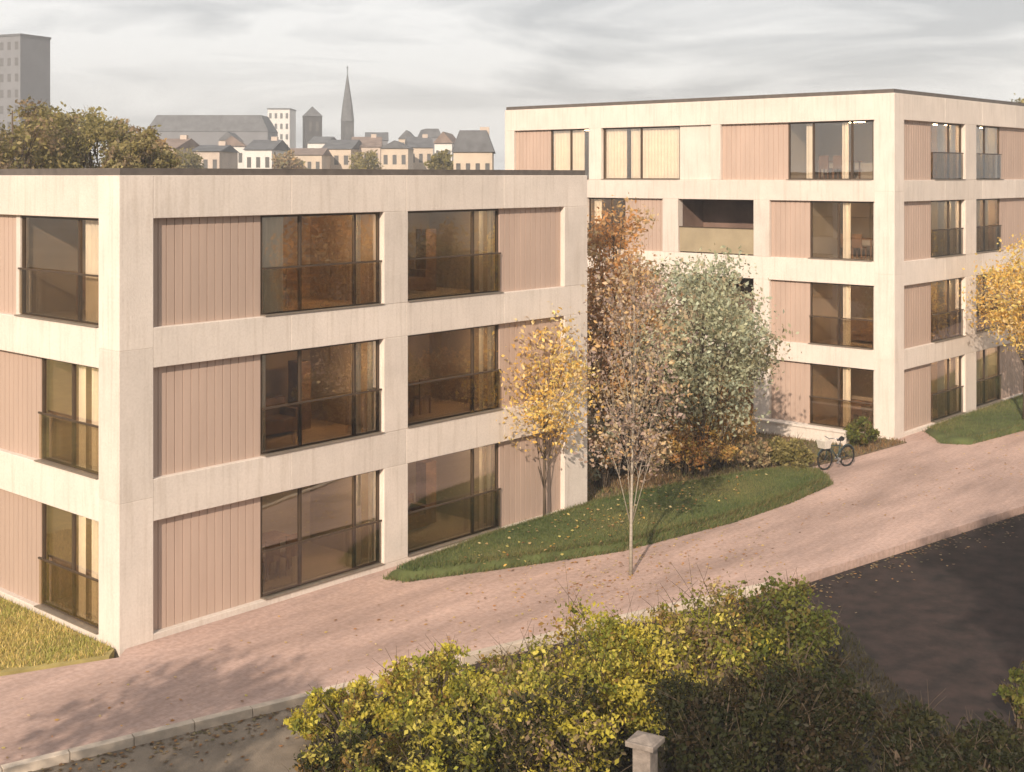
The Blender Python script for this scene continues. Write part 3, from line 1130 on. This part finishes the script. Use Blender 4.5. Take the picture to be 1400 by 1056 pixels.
shrub_at(845, 652, 1.9, 1.1, 4200, [(0.10, 0.075, 0.065), (0.16, 0.11, 0.09), (0.07, 0.06, 0.04), (0.2, .15, .13)], 'dark purple-brown shrub behind the pale trunk', 31)
shrub_at(905, 648, 1.6, 1.0, 3800, BR, 'brown shrub at the back edge of the green lawn', 32)
shrub_at(985, 640, 2.1, 1.5, 6000, [(0.60, 0.36, 0.11), (0.68, 0.45, 0.18), (0.48, 0.28, 0.08), (.42, .32, .1)], 'orange shrub under the grey-green tree', 33)
shrub_at(1085, 648, 1.05, .75, 3600, OL, 'olive low shrub next to the bicycle', 34)
shrub_at(1062, 640, .9, .55, 2200, OL, 'olive low shrub further from the bicycle, by the low wall end', 35)
shrub_at(1175, 612, .95, .8, 3000, MG, 'green low shrub at the foot of the rear block corner', 36)

shrub_at(880, 640, 2.2, 1.3, 5200, BR + GG[:1], 'tall brown and pale green shrub left of the amber shrub', 37)
shrub_at(940, 650, 2.3, 1.3, 5600, YO[:2] + OR[:2] + BR[:2] + OL[:1], 'amber and brown shrub on the back edge of the lawn left of the orange shrub', 38)
shrub_at(822, 668, 2.6, .8, 4600, BR + OR[:2] + GG[:2], 'upright rust and green shrub tucked behind the corner of the three-storey block', 40)
shrub_at(1030, 643, 1.1, .8, 3200, BR, 'small russet-brown shrub right of the orange shrub', 39)
# autumn trees and hedge across the road, seen mirrored in the front windows
for i, (x, y, h, pal, lab) in enumerate([
    (20.5, -17.5, 9.0, OR, 'rust-leaved street tree across the road, first of the row beyond the right edge'),
    (27.5, -18.0, 8.4, BR, 'brown street tree across the road, second of the row beyond the right edge'),
    (35.0, -19.0, 9.2, YO, 'golden street tree across the road, third of the row beyond the right edge'),
    (43.0, -20.0, 9.0, OR, 'rust-leaved street tree across the road, last of the row beyond the right edge'),
]):
    cl = blob(0, 0, h - 3.3, 2.6, 3.0, 14, 1.15, 80 + i)
    plant('street_tree', lab, 'tree', (x, y, -.12), h, cl, 6500, 0.22, pal, 0.16, 'bark', group='trees across the road', spread=0.5)

for i, (x, y, h, pal, lab) in enumerate([
    (19.0, -15.6, 2.4, BR, 'brown shrub across the road at the near end of the far verge'),
    (22.6, -16.0, 2.7, OL, 'olive shrub across the road under the first street tree'),
    (26.0, -16.4, 2.3, OR, 'rust shrub across the road between the first two street trees'),
    (29.8, -17.0, 2.8, BR, 'tall brown shrub across the road past the second street tree'),
    (33.5, -17.4, 2.5, OL, 'olive shrub across the road before the third street tree'),
]):
    cl = blob(0, 0, h * .5, 1.5, h * .45, 10, .75, 120 + i)
    plant('shrub', lab, 'shrub', (x, y, -.12), h, cl, 3500, 0.16, pal, 0.03, stems=3, group='shrubs across the road', sub=16, spread=0.45)
x, y = pt(862, 42.5)
cl = blob(0, 0, 2.6, 1.5, 2.2, 13, .85, 71)
plant('garden_tree', 'low mauve-brown bushy tree filling the gap behind the pale trunk', 'tree', (x, y), 4.7, cl, 9000, 0.13,
      [(0.30, 0.22, 0.17), (0.22, 0.16, 0.13), (0.40, 0.30, 0.22), (0.26, 0.24, 0.14), (0.16, 0.12, 0.10)], 0.08, 'bark', spread=0.55)
x, y = pt(925, 44)
cl = blob(0, 0, 2.3, 1.5, 1.9, 12, .85, 73)
plant('garden_tree', 'low amber bushy tree behind the orange shrub', 'tree', (x, y), 4.2, cl, 8000, 0.13, YO[:3] + OR[:3] + BR[:1], 0.08, 'bark', spread=0.55)

x, y = -6.2, -25.4  # unseen tree, added to throw shade over the roadway
cl = blob(0, 0, 12.6, 3.3, 4.6, 18, 1.5, 140)
plant('street_tree', 'tall tree added out of view near the viewer to shade the dark roadway', 'tree', (x, y, -.12), 17.5, cl, 11000, 0.34, OL, 0.32, 'bark', spread=0.5)
cl = blob(0, 0, 6.6, 2.0, 2.2, 12, 1.0, 141)  # another unseen tree, added for its shadow on the near left path
plant('street_tree', 'unseen tree added beyond the left edge to band the near left path with shadow', 'tree', (-14.2, -10.2, -.12), 9.2, cl, 3000, 0.26, OL, 0.16, 'bark', spread=0.6)
for i, (x, y) in enumerate([(-12.5, 14.5), (-17.0, 21.0)]):  # unseen trees added so the left windows have greenery to reflect
    cl = blob(0, 0, 5.4, 2.4, 3.2, 14, 1.1, 150 + i)
    plant('garden_tree', ('unseen grey-green tree added for window reflections, on the dry meadow left of the nearest block', 'unseen olive tree added for window reflections, further back on the dry meadow left of the nearest block')[i], 'tree', (x, y, 0), 8.8, cl, 6000, 0.24, (GG, OL)[i], 0.14, 'bark', spread=0.5)

# low garden wall along the rear block
lw = MB()
lw.box(-.14, .14, 0, 5.6, -.1, .45)
lw.box(-.18, .18, -.04, 5.64, .452, .52)
wl = empty('garden_wall', (28.2, -1.6, 0.03))
tag(wl, 'low pale concrete garden wall in front of the four-storey block', 'wall')
a = MB()
a.box(-.14, .14, 0, 5.6, -.1, .45)
a.build('wall', M['concrete'], wl, bevel=.01)
a = MB()
a.box(-.18, .18, -.04, 5.64, .452, .52)
a.build('coping', M['concrete'], wl, bevel=.01)

# stone gate post at the bottom edge
x, y = pt(882, 18.7)
gp = empty('gate_post', (x, y, -0.12), R(12))
tag(gp, 'pale stone gate post with wider cap among the dark shrubs', 'post')
zt = zat(1018, 18.7) + .12
a = MB()
a.box(-.14, .14, -.14, .14, -.1, zt)
a.build('shaft', M['stone'], gp, bevel=.015)
a = MB()
a.box(-.22, .22, -.22, .22, zt + .002, zt + .08)
a.add([(-.19, -.19, zt + .082), (.19, -.19, zt + .082), (.19, .19, zt + .082), (-.19, .19, zt + .082), (0, 0, zt + .16)], [(0, 1, 4), (1, 2, 4), (2, 3, 4), (3, 0, 4), (3, 2, 1, 0)])
a.build('cap', M['stone'], gp, bevel=.012)


# fallen leaves on the path, kerb and lawns
k = 1700
cen = np.array([gnd(865, 786), pt(748, 36.2), pt(838, 41), gnd(1000, 660), pt(1402, 50)])
wgt = RNG.choice(5, k, p=[.42, .2, .12, .1, .16])
q = cen[wgt] + RNG.normal(0, 1, (k, 2)) * np.array([2.6, 1.7])
q[: k // 4] = np.stack([RNG.uniform(-6, 34, k // 4), np.zeros(k // 4)], 1)
q[: k // 4, 1] = -3.2 - q[: k // 4, 0] * 0.12 + RNG.normal(0, 1.2, k // 4)
q = q[(q[:, 1] < -0.4) & (q[:, 1] > -4.3 - .2 * np.maximum(q[:, 0], 0) - .0)]
k = len(q)
a = RNG.uniform(0, 2 * np.pi, k)
sz = RNG.uniform(.025, .055, k)
onl = np.zeros(k)
v = np.zeros((k, 4, 3))
for j, (da, sc_) in enumerate(((0, 1), (1.57, .6), (3.14, 1), (4.71, .6))):
    v[:, j, 0] = q[:, 0] + np.cos(a + da) * sz * sc_
    v[:, j, 1] = q[:, 1] + np.sin(a + da) * sz * sc_
    v[:, j, 2] = 0.012 + RNG.uniform(0, .02, k)
C_ = np.array(OR + YO)
tag(soup('fallen_leaves', v, C_[RNG.integers(0, len(C_), k)] * RNG.uniform(.6, 1.1, (k, 1)), M['leaf']), kind='stuff')


k = 320
q = np.array(pt(850, 36)) + RNG.normal(0, 1, (k, 2)) * np.array([3.2, 1.0])
q = q[(q[:, 1] < -0.7) & (q[:, 1] > -3.2) & (q[:, 0] > 8)]
k = len(q)
a = RNG.uniform(0, 6.28, k)
v = np.zeros((k, 4, 3))
for j, (da, sc_) in enumerate(((0, 1), (1.57, .6), (3.14, 1), (4.71, .6))):
    v[:, j, 0] = q[:, 0] + np.cos(a + da) * .05 * sc_
    v[:, j, 1] = q[:, 1] + np.sin(a + da) * .05 * sc_
    v[:, j, 2] = 0.30 + RNG.uniform(0, .05, k)
tag(soup('fallen_leaves', v, C_[RNG.integers(0, len(C_), k)] * RNG.uniform(.6, 1.1, (k, 1)), M['leaf']), kind='stuff')


k = 1500
f = RNG.uniform(0, 1, k)
q = np.stack([np.interp(f * 6, range(7), [p[0] for p in NEAR[1:8]]), np.interp(f * 6, range(7), [p[1] for p in NEAR[1:8]])], 1)
q[:, 1] -= 0.22 + RNG.exponential(.35, k)
a = RNG.uniform(0, 6.28, k)
v = np.zeros((k, 4, 3))
for j, (da, sc_) in enumerate(((0, 1), (1.57, .6), (3.14, 1), (4.71, .6))):
    v[:, j, 0] = q[:, 0] + np.cos(a + da) * .05 * sc_
    v[:, j, 1] = q[:, 1] + np.sin(a + da) * .05 * sc_
    v[:, j, 2] = -0.10 + RNG.uniform(0, .02, k)
tag(soup('fallen_leaves', v, np.array(BR + OR)[RNG.integers(0, 10, k)] * RNG.uniform(.4, .9, (k, 1)), M['leaf']), kind='stuff')


# parked bicycle
def bicycle(loc, rz):
    o = empty('bicycle', loc, rz)
    tag(o, 'dark parked bicycle with white front basket beside the olive shrubs', 'bicycle')
    Rw = .34
    for wx in (-.52, .52):
        wmb = MB()
        n = 28
        ring = [(wx + Rw * math.cos(2 * math.pi * i / n), 0, Rw + Rw * math.sin(2 * math.pi * i / n)) for i in range(n + 1)]
        wmb.tube(ring, [.022] * (n + 1), 6, closed=False)
        wo = wmb.build('wheel', M['rubber'], o, smooth=True)
        rm = MB()
        r2 = Rw - .035
        rm.tube([(wx + r2 * math.cos(2 * math.pi * i / n), 0, Rw + r2 * math.sin(2 * math.pi * i / n)) for i in range(n + 1)], [.013] * (n + 1), 5, closed=False)
        for i in range(14):
            an = 2 * math.pi * i / 14
            rm.tube([(wx, 0, Rw), (wx + r2 * math.cos(an), 0, Rw + r2 * math.sin(an))], [.003, .003], 4)
        rm.tube([(wx, -.05, Rw), (wx, .05, Rw)], [.022, .022], 8)
        rm.build('rim', M['rubber'], wo)
        fm = MB()
        pts = [(wx + (Rw + .035) * math.cos(t), 0, Rw + (Rw + .035) * math.sin(t)) for t in np.linspace(.3, 2.7, 12)]
        fm.tube(pts, [.02] * 12, 5)
        fm.build('mudguard', M['paint'], o)
    f = MB()
    bb, st, ht_, ra, fa = (-.08, 0, .29), (-.2, 0, .80), (.36, 0, .82), (-.52, 0, .34), (.52, 0, .34)
    f.tube([bb, st], [.018] * 2, 8)
    f.tube([bb, ht_], [.02] * 2, 8)
    f.tube([(-.18, 0, .72), (.36, 0, .78)], [.018] * 2, 8)
    f.tube([bb, ra], [.012] * 2, 6)
    f.tube([(-.19, 0, .75), ra], [.012] * 2, 6)
    f.tube([(.33, 0, .95), (.40, 0, .72), fa], [.018, .018, .014], 8)
    f.build('frame', M['paint'], o, smooth=True)
    s = MB()
    s.tube([(-.36, 0, .93), (-.28, 0, .94), (-.16, 0, .92), (-.06, 0, .91)], [.05, .085, .05, .025], 10)
    s.tube([(-.2, 0, .80), (-.22, 0, .9)], [.014] * 2, 6)
    s.build('saddle', M['rubber'], o, smooth=True)
    h = MB()
    h.tube([(.2, -.3, 1.03), (.3, -.2, 1.05), (.33, 0, 1.0), (.3, .2, 1.05), (.2, .3, 1.03)], [.016] * 5, 8)
    h.tube([(.33, 0, .95), (.33, 0, 1.0)], [.016] * 2, 8)
    h.build('handlebar', M['steel'], o, smooth=True)
    b = MB()
    v0 = [(.42, -.15, .72), (.68, -.15, .72), (.68, .15, .72), (.42, .15, .72), (.40, -.19, .98), (.74, -.19, .98), (.74, .19, .98), (.40, .19, .98)]
    b.add(v0, [(0, 1, 2, 3), (0, 4, 5, 1), (1, 5, 6, 2), (2, 6, 7, 3), (3, 7, 4, 0)])
    bo = b.build('basket', M['wicker'], o)
    so = bo.modifiers.new('wall', 'SOLIDIFY')
    so.thickness = .012
    p = MB()
    p.tube([(-.08, -.1, .29), (-.08, .1, .29)], [.05, .05], 12)
    p.tube([(-.08, .1, .29), (.06, .1, .20)], [.01] * 2, 6)
    p.tube([(-.08, -.1, .29), (-.22, -.1, .38)], [.01] * 2, 6)
    p.box(.02, .11, .1, .2, .185, .21, 1)
    p.box(-.27, -.18, -.2, -.1, .37, .395, 1)
    p.build('crank', M['steel'], o)
    return o


bx, by = gnd(1143, 640)
bicycle((bx, by, 0.004), R(165))

# ------------------------------------------------------------------ skyline beyond
FACE = math.atan2(RGT[1], RGT[0])


def far_block(name, label, cat, px0, px1, topy, depth, thick, wall, roof='flat', eave=None, roofm='slate', wins=None, twist=0.0, chimney=False):
    """box building seen over the front roof; px range and top row give its real size at its distance"""
    cxp = (px0 + px1) / 2
    x, y = pt(cxp, depth)
    o = empty(name, (x, y, -0.3), FACE + R(twist))
    tag(o, label, cat)
    hw = (px1 - px0) / 2 / FX * depth
    zt_ = zat(topy, depth) + .3
    ze = zt_ if roof == 'flat' else zat(eave, depth) + .3
    a = MB()
    a.box(-hw, hw, 0, thick, 0, ze, 1)
    a.build('wall', M[wall], o)
    r = MB()
    if roof == 'flat':
        r.box(-hw - .15, hw + .15, -.15, thick + .15, ze + .003, ze + .45, 1)
    elif roof == 'gable':        # ridge parallel to the view's width
        v = [(-hw - .2, -.3, ze), (hw + .2, -.3, ze), (hw + .2, thick + .3, ze), (-hw - .2, thick + .3, ze), (-hw - .2, thick / 2, zt_), (hw + .2, thick / 2, zt_)]
        r.add(v, [(0, 1, 5, 4), (2, 3, 4, 5), (0, 4, 3), (1, 2, 5), (0, 3, 2, 1)])
    elif roof == 'front':        # gable end faces the viewer
        v = [(-hw - .2, -.3, ze), (hw + .2, -.3, ze), (hw + .2, thick + .3, ze), (-hw - .2, thick + .3, ze), (0, -.3, zt_), (0, thick + .3, zt_)]
        r.add(v, [(0, 4, 5, 3), (1, 2, 5, 4), (0, 1, 4), (2, 3, 5), (0, 3, 2, 1)])
    elif roof == 'mansard':
        i = min(hw, thick / 2) * .3
        v = [(-hw - .2, -.2, ze), (hw + .2, -.2, ze), (hw + .2, thick + .2, ze), (-hw - .2, thick + .2, ze), (-hw + i, i, zt_), (hw - i, i, zt_), (hw - i, thick - i, zt_), (-hw + i, thick - i, zt_)]
        r.add(v, [(0, 1, 5, 4), (1, 2, 6, 5), (2, 3, 7, 6), (3, 0, 4, 7), (4, 5, 6, 7), (0, 3, 2, 1)])
    ro = r.build('roof', M[roofm], o)
    if chimney:
        c = MB()
        c.box(hw * .3, hw * .3 + .9, thick * .45, thick * .45 + .8, ze, zt_ + .45, 1)
        c.build('chimney', M['rose'], ro)
    if wins:
        nx, storey, zlow = wins
        ww = 2 * hw / nx * .45
        key = ('fw', round(ww, 2))
        if key not in CACHE:
            wmb = MB()
            wmb.box(-ww / 2, ww / 2, -.03, .05, 0, storey * .5, 1)
            CACHE[key] = wmb.mesh('window', M['farglass'])
        z_ = ze - storey * .85
        while z_ > zlow:
            for i in range(nx):
                link('window', CACHE[key], o, (-hw + 2 * hw * (i + .5) / nx, 0, z_))
            z_ -= storey
    return o


far_block('tower_block', 'grey high-rise tower block above the trees at the left edge', 'building', -8, 33, 50, 260, 8, 'greyblock', wins=(3, 3.2, 18), twist=-25)
far_block('slab_building', 'long low grey slab building on the skyline right of the trees', 'building', 200, 366, 157, 330, 14, 'greyblock', roof='mansard', eave=180, roofm='slate', twist=0)
for i, (a, b, t, e, wm, rk, dp, lab) in enumerate([
    (205, 240, 188, 203, 'beige', 'gable', 170, 'small beige house with dark roof under the left end of the long grey slab'),
    (236, 262, 192, 205, 'white', 'front', 190, 'white gabled house below the long grey slab, second from the trees'),
    (262, 300, 197, 207, 'rose', 'gable', 165, 'rose house with long roof under the middle of the grey slab'),
    (300, 334, 186, 200, 'white', 'front', 200, 'bright white gabled house under the right half of the grey slab'),
    (334, 372, 190, 205, 'white', 'gable', 185, 'white house with slate roof below the right end of the grey slab'),
    (440, 480, 190, 204, 'beige', 'gable', 210, 'beige town house at the foot of the church spire'),
    (481, 520, 186, 201, 'rose', 'gable', 215, 'rose town house just right of the church spire'),
    (521, 558, 192, 203, 'beige', 'front', 205, 'beige gabled town house in the middle of the row right of the spire'),
    (559, 592, 186, 202, 'beige', 'gable', 220, 'beige town house at the right end of the row right of the spire'),
    (594, 618, 180, 196, 'white', 'front', 190, 'narrow white gabled house beside the dark-roofed house'),
]):
    far_block('town_house', lab, 'house', a, b, t, dp, 11, wm, roof=rk, eave=e, roofm='slate' if i % 3 else 'tile', wins=(3, 3.0, 9), twist=(-6, 5, 0, 8, -4)[i % 5], chimney=(i % 2 == 0))
far_block('town_house', 'dark mansard-roofed house close to the left end of the four-storey block', 'house', 620, 673, 178, 120, 10, 'beige', roof='mansard', eave=208, roofm='slate', wins=(4, 3.0, 8), chimney=True)
far_block('office_building', 'pale white block on the skyline right of the long grey slab', 'building', 366, 396, 150, 420, 12, 'white', wins=(4, 3.4, 18))
far_block('town_house', 'low beige terrace below the square dark tower', 'house', 372, 440, 202, 200, 10, 'beige', roof='gable', eave=212, roofm='tile', wins=(6, 3.0, 9))

# square dark tower
x, y = pt(427, 300)
o = empty('bell_tower', (x, y, -.3), FACE + R(20))
tag(o, 'short square dark tower on the skyline left of the church spire', 'tower')
zt_ = zat(158, 300)
a = MB()
a.box(-1.9, 1.9, -1.9, 1.9, 0, zt_, 1)
a.build('wall', M['darkstone'], o)
a = MB()
a.add([(-2.1, -2.1, zt_ + .01), (2.1, -2.1, zt_ + .01), (2.1, 2.1, zt_ + .01), (-2.1, 2.1, zt_ + .01), (0, 0, zt_ + 2.4)], [(0, 1, 4), (1, 2, 4), (2, 3, 4), (3, 0, 4), (3, 2, 1, 0)])
a.build('roof', M['slate'], o)
for dx in (-.8, .8):
    a = MB()
    a.box(dx - .35, dx + .35, -1.97, -1.85, zt_ - 3.4, zt_ - 1.2, 1)
    a.build('window', M['farglass'], o)

# church spire
x, y = pt(475, 400)
o = empty('church_tower', (x, y, -.3), FACE + R(25))
tag(o, 'slender dark church spire standing tallest on the skyline', 'church')
zs = zat(165, 400)
a = MB()
a.box(-1.6, 1.6, -1.6, 1.6, 0, zs, 1)
a.build('wall', M['darkstone'], o)
a = MB()
ztip = zat(96, 400)
n = 8
vv = [(2.1 * math.cos(2 * math.pi * i / n + .39), 2.1 * math.sin(2 * math.pi * i / n + .39), zs + .01) for i in range(n)] + \
     [(1.55 * math.cos(2 * math.pi * i / n + .39), 1.55 * math.sin(2 * math.pi * i / n + .39), zs + 5) for i in range(n)] + [(0, 0, ztip)]
a.add(vv, [(i, (i + 1) % n, n + (i + 1) % n, n + i) for i in range(n)] + [(n + i, n + (i + 1) % n, 2 * n) for i in range(n)] + [tuple(range(n - 1, -1, -1))])
a.build('spire', M['slate'], o)
a = MB()
a.tube([(0, 0, ztip - .5), (0, 0, ztip + 1.6)], [.16, .1], 6)
a.tube([(-.4, 0, ztip + 1.0), (.4, 0, ztip + 1.0)], [.1, .1], 6)
a.build('cross', M['darkstone'], o)
for dx in (-.7, .7):
    a = MB()
    a.box(dx - .3, dx + .3, -1.67, -1.55, zs - 4, zs - 1.2, 1)
    a.build('window', M['farglass'], o)

# trees behind the front block
for i, (px, dp, ty, r, pal, lab) in enumerate([
    (18, 58, 118, 2.7, OL + BR[:2], 'brownish olive-leaved tree behind the roof at the left edge, under the tower block'),
    (105, 62, 122, 2.8, OL, 'broad olive-brown tree behind the roof, left of the pointed olive tree'),
    (150, 68, 128, 2.4, OL + BR[:2], 'olive tree with a pointed top between the olive-brown and the dark brown trees'),
    (185, 60, 162, 1.7, BR[1:2] + OL, 'dark brown lower tree next to the grey slab building'),
    (62, 64, 134, 2.4, OL + BR[:1], 'brownish olive tree behind the roof between the left edge tree and the broad olive-brown tree'),
    (206, 66, 180, 1.3, BR + OL[:1], 'small brown tree top at the left end of the grey slab building'),
    (-60, 60, 130, 2.6, OR, 'rust tree mostly outside the left edge'),
]):
    x, y = pt(px, dp)
    h = zat(ty, dp) + .3
    cl = blob(0, 0, h - 3.4 * r / 2.6, r * 1.1, 3.2 * r / 2.6, 14, r * .42, 40 + i)
    plant('broadleaf_tree', lab, 'tree', (x, y, -.3), h, cl, 9000, 0.2, pal, 0.2, 'bark', group='trees behind the front roof', spread=0.46)
for i, (px, dp, ty, rr, pal) in enumerate([(255, 150, 199, 2.2, OL), (392, 175, 206, 2.0, BR), (500, 178, 205, 2.2, OL), (604, 150, 204, 1.8, OL)]):
    x, y = pt(px, dp)
    h = zat(ty, dp) + .3
    cl = blob(0, 0, h - rr, rr, rr, 9, rr * .45, 160 + i)
    plant('town_tree', ('olive tree among the houses under the grey slab', 'brown tree before the terrace under the square tower', 'olive tree before the town houses right of the spire', 'olive tree before the narrow white gabled house')[i],
          'tree', (x, y, -.3), h, cl, 1800, 0.42, pal, 0.2, 'bark', spread=0.5)
for i, (a_, b_, t_, e_, wm, rk, dp, lab) in enumerate([
    (300, 322, 180, 192, 'beige', 'front', 270, 'small distant beige gable half hidden by the white gabled house'),
    (420, 446, 186, 196, 'white', 'gable', 280, 'distant white house between the square tower and the spire foot'),
    (500, 530, 180, 192, 'greyblock', 'gable', 290, 'distant grey house rising behind the rose town house'),
    (545, 566, 178, 190, 'beige', 'front', 300, 'distant steep beige gable behind the row right of the spire'),
    (578, 604, 176, 188, 'greyblock', 'mansard', 285, 'distant grey mansard house left of the narrow white house'),
]):
    far_block('town_house', lab, 'house', a_, b_, t_, dp, 11, wm, roof=rk, eave=e_, roofm='slate', wins=(2, 3.0, 12), twist=(4, -8, 6, 0, 10)[i])
x, y = pt(1398, 84)
h = zat(118, 84) + .3
cl = blob(0, 0, h - 2.6, 1.5, 2.2, 10, .8, 60)
plant('broadleaf_tree', 'tree top just peeking over the roof of the four-storey block', 'tree', (x, y, -.3), h, cl, 5000, 0.2, OL, 0.2, 'bark', spread=0.46)

# ------------------------------------------------------------------ haze
hm = bpy.data.materials.new('haze_air')
hm.use_nodes = True
t = hm.node_tree
t.nodes.clear()
ho = t.nodes.new('ShaderNodeOutputMaterial')
hv = t.nodes.new('ShaderNodeVolumePrincipled')
hv.inputs['Color'].default_value = (0.93, 0.93, 0.94, 1)
hv.inputs['Density'].default_value = 0.0011
hv.inputs['Anisotropy'].default_value = 0.1
t.links.new(hv.outputs['Volume'], ho.inputs['Volume'])
hz = MB()
hz.box(-540, 540, -540, 540, -1.4, 52, 1)
ho_ = hz.build('haze', hm)
ho_['kind'] = 'stuff'
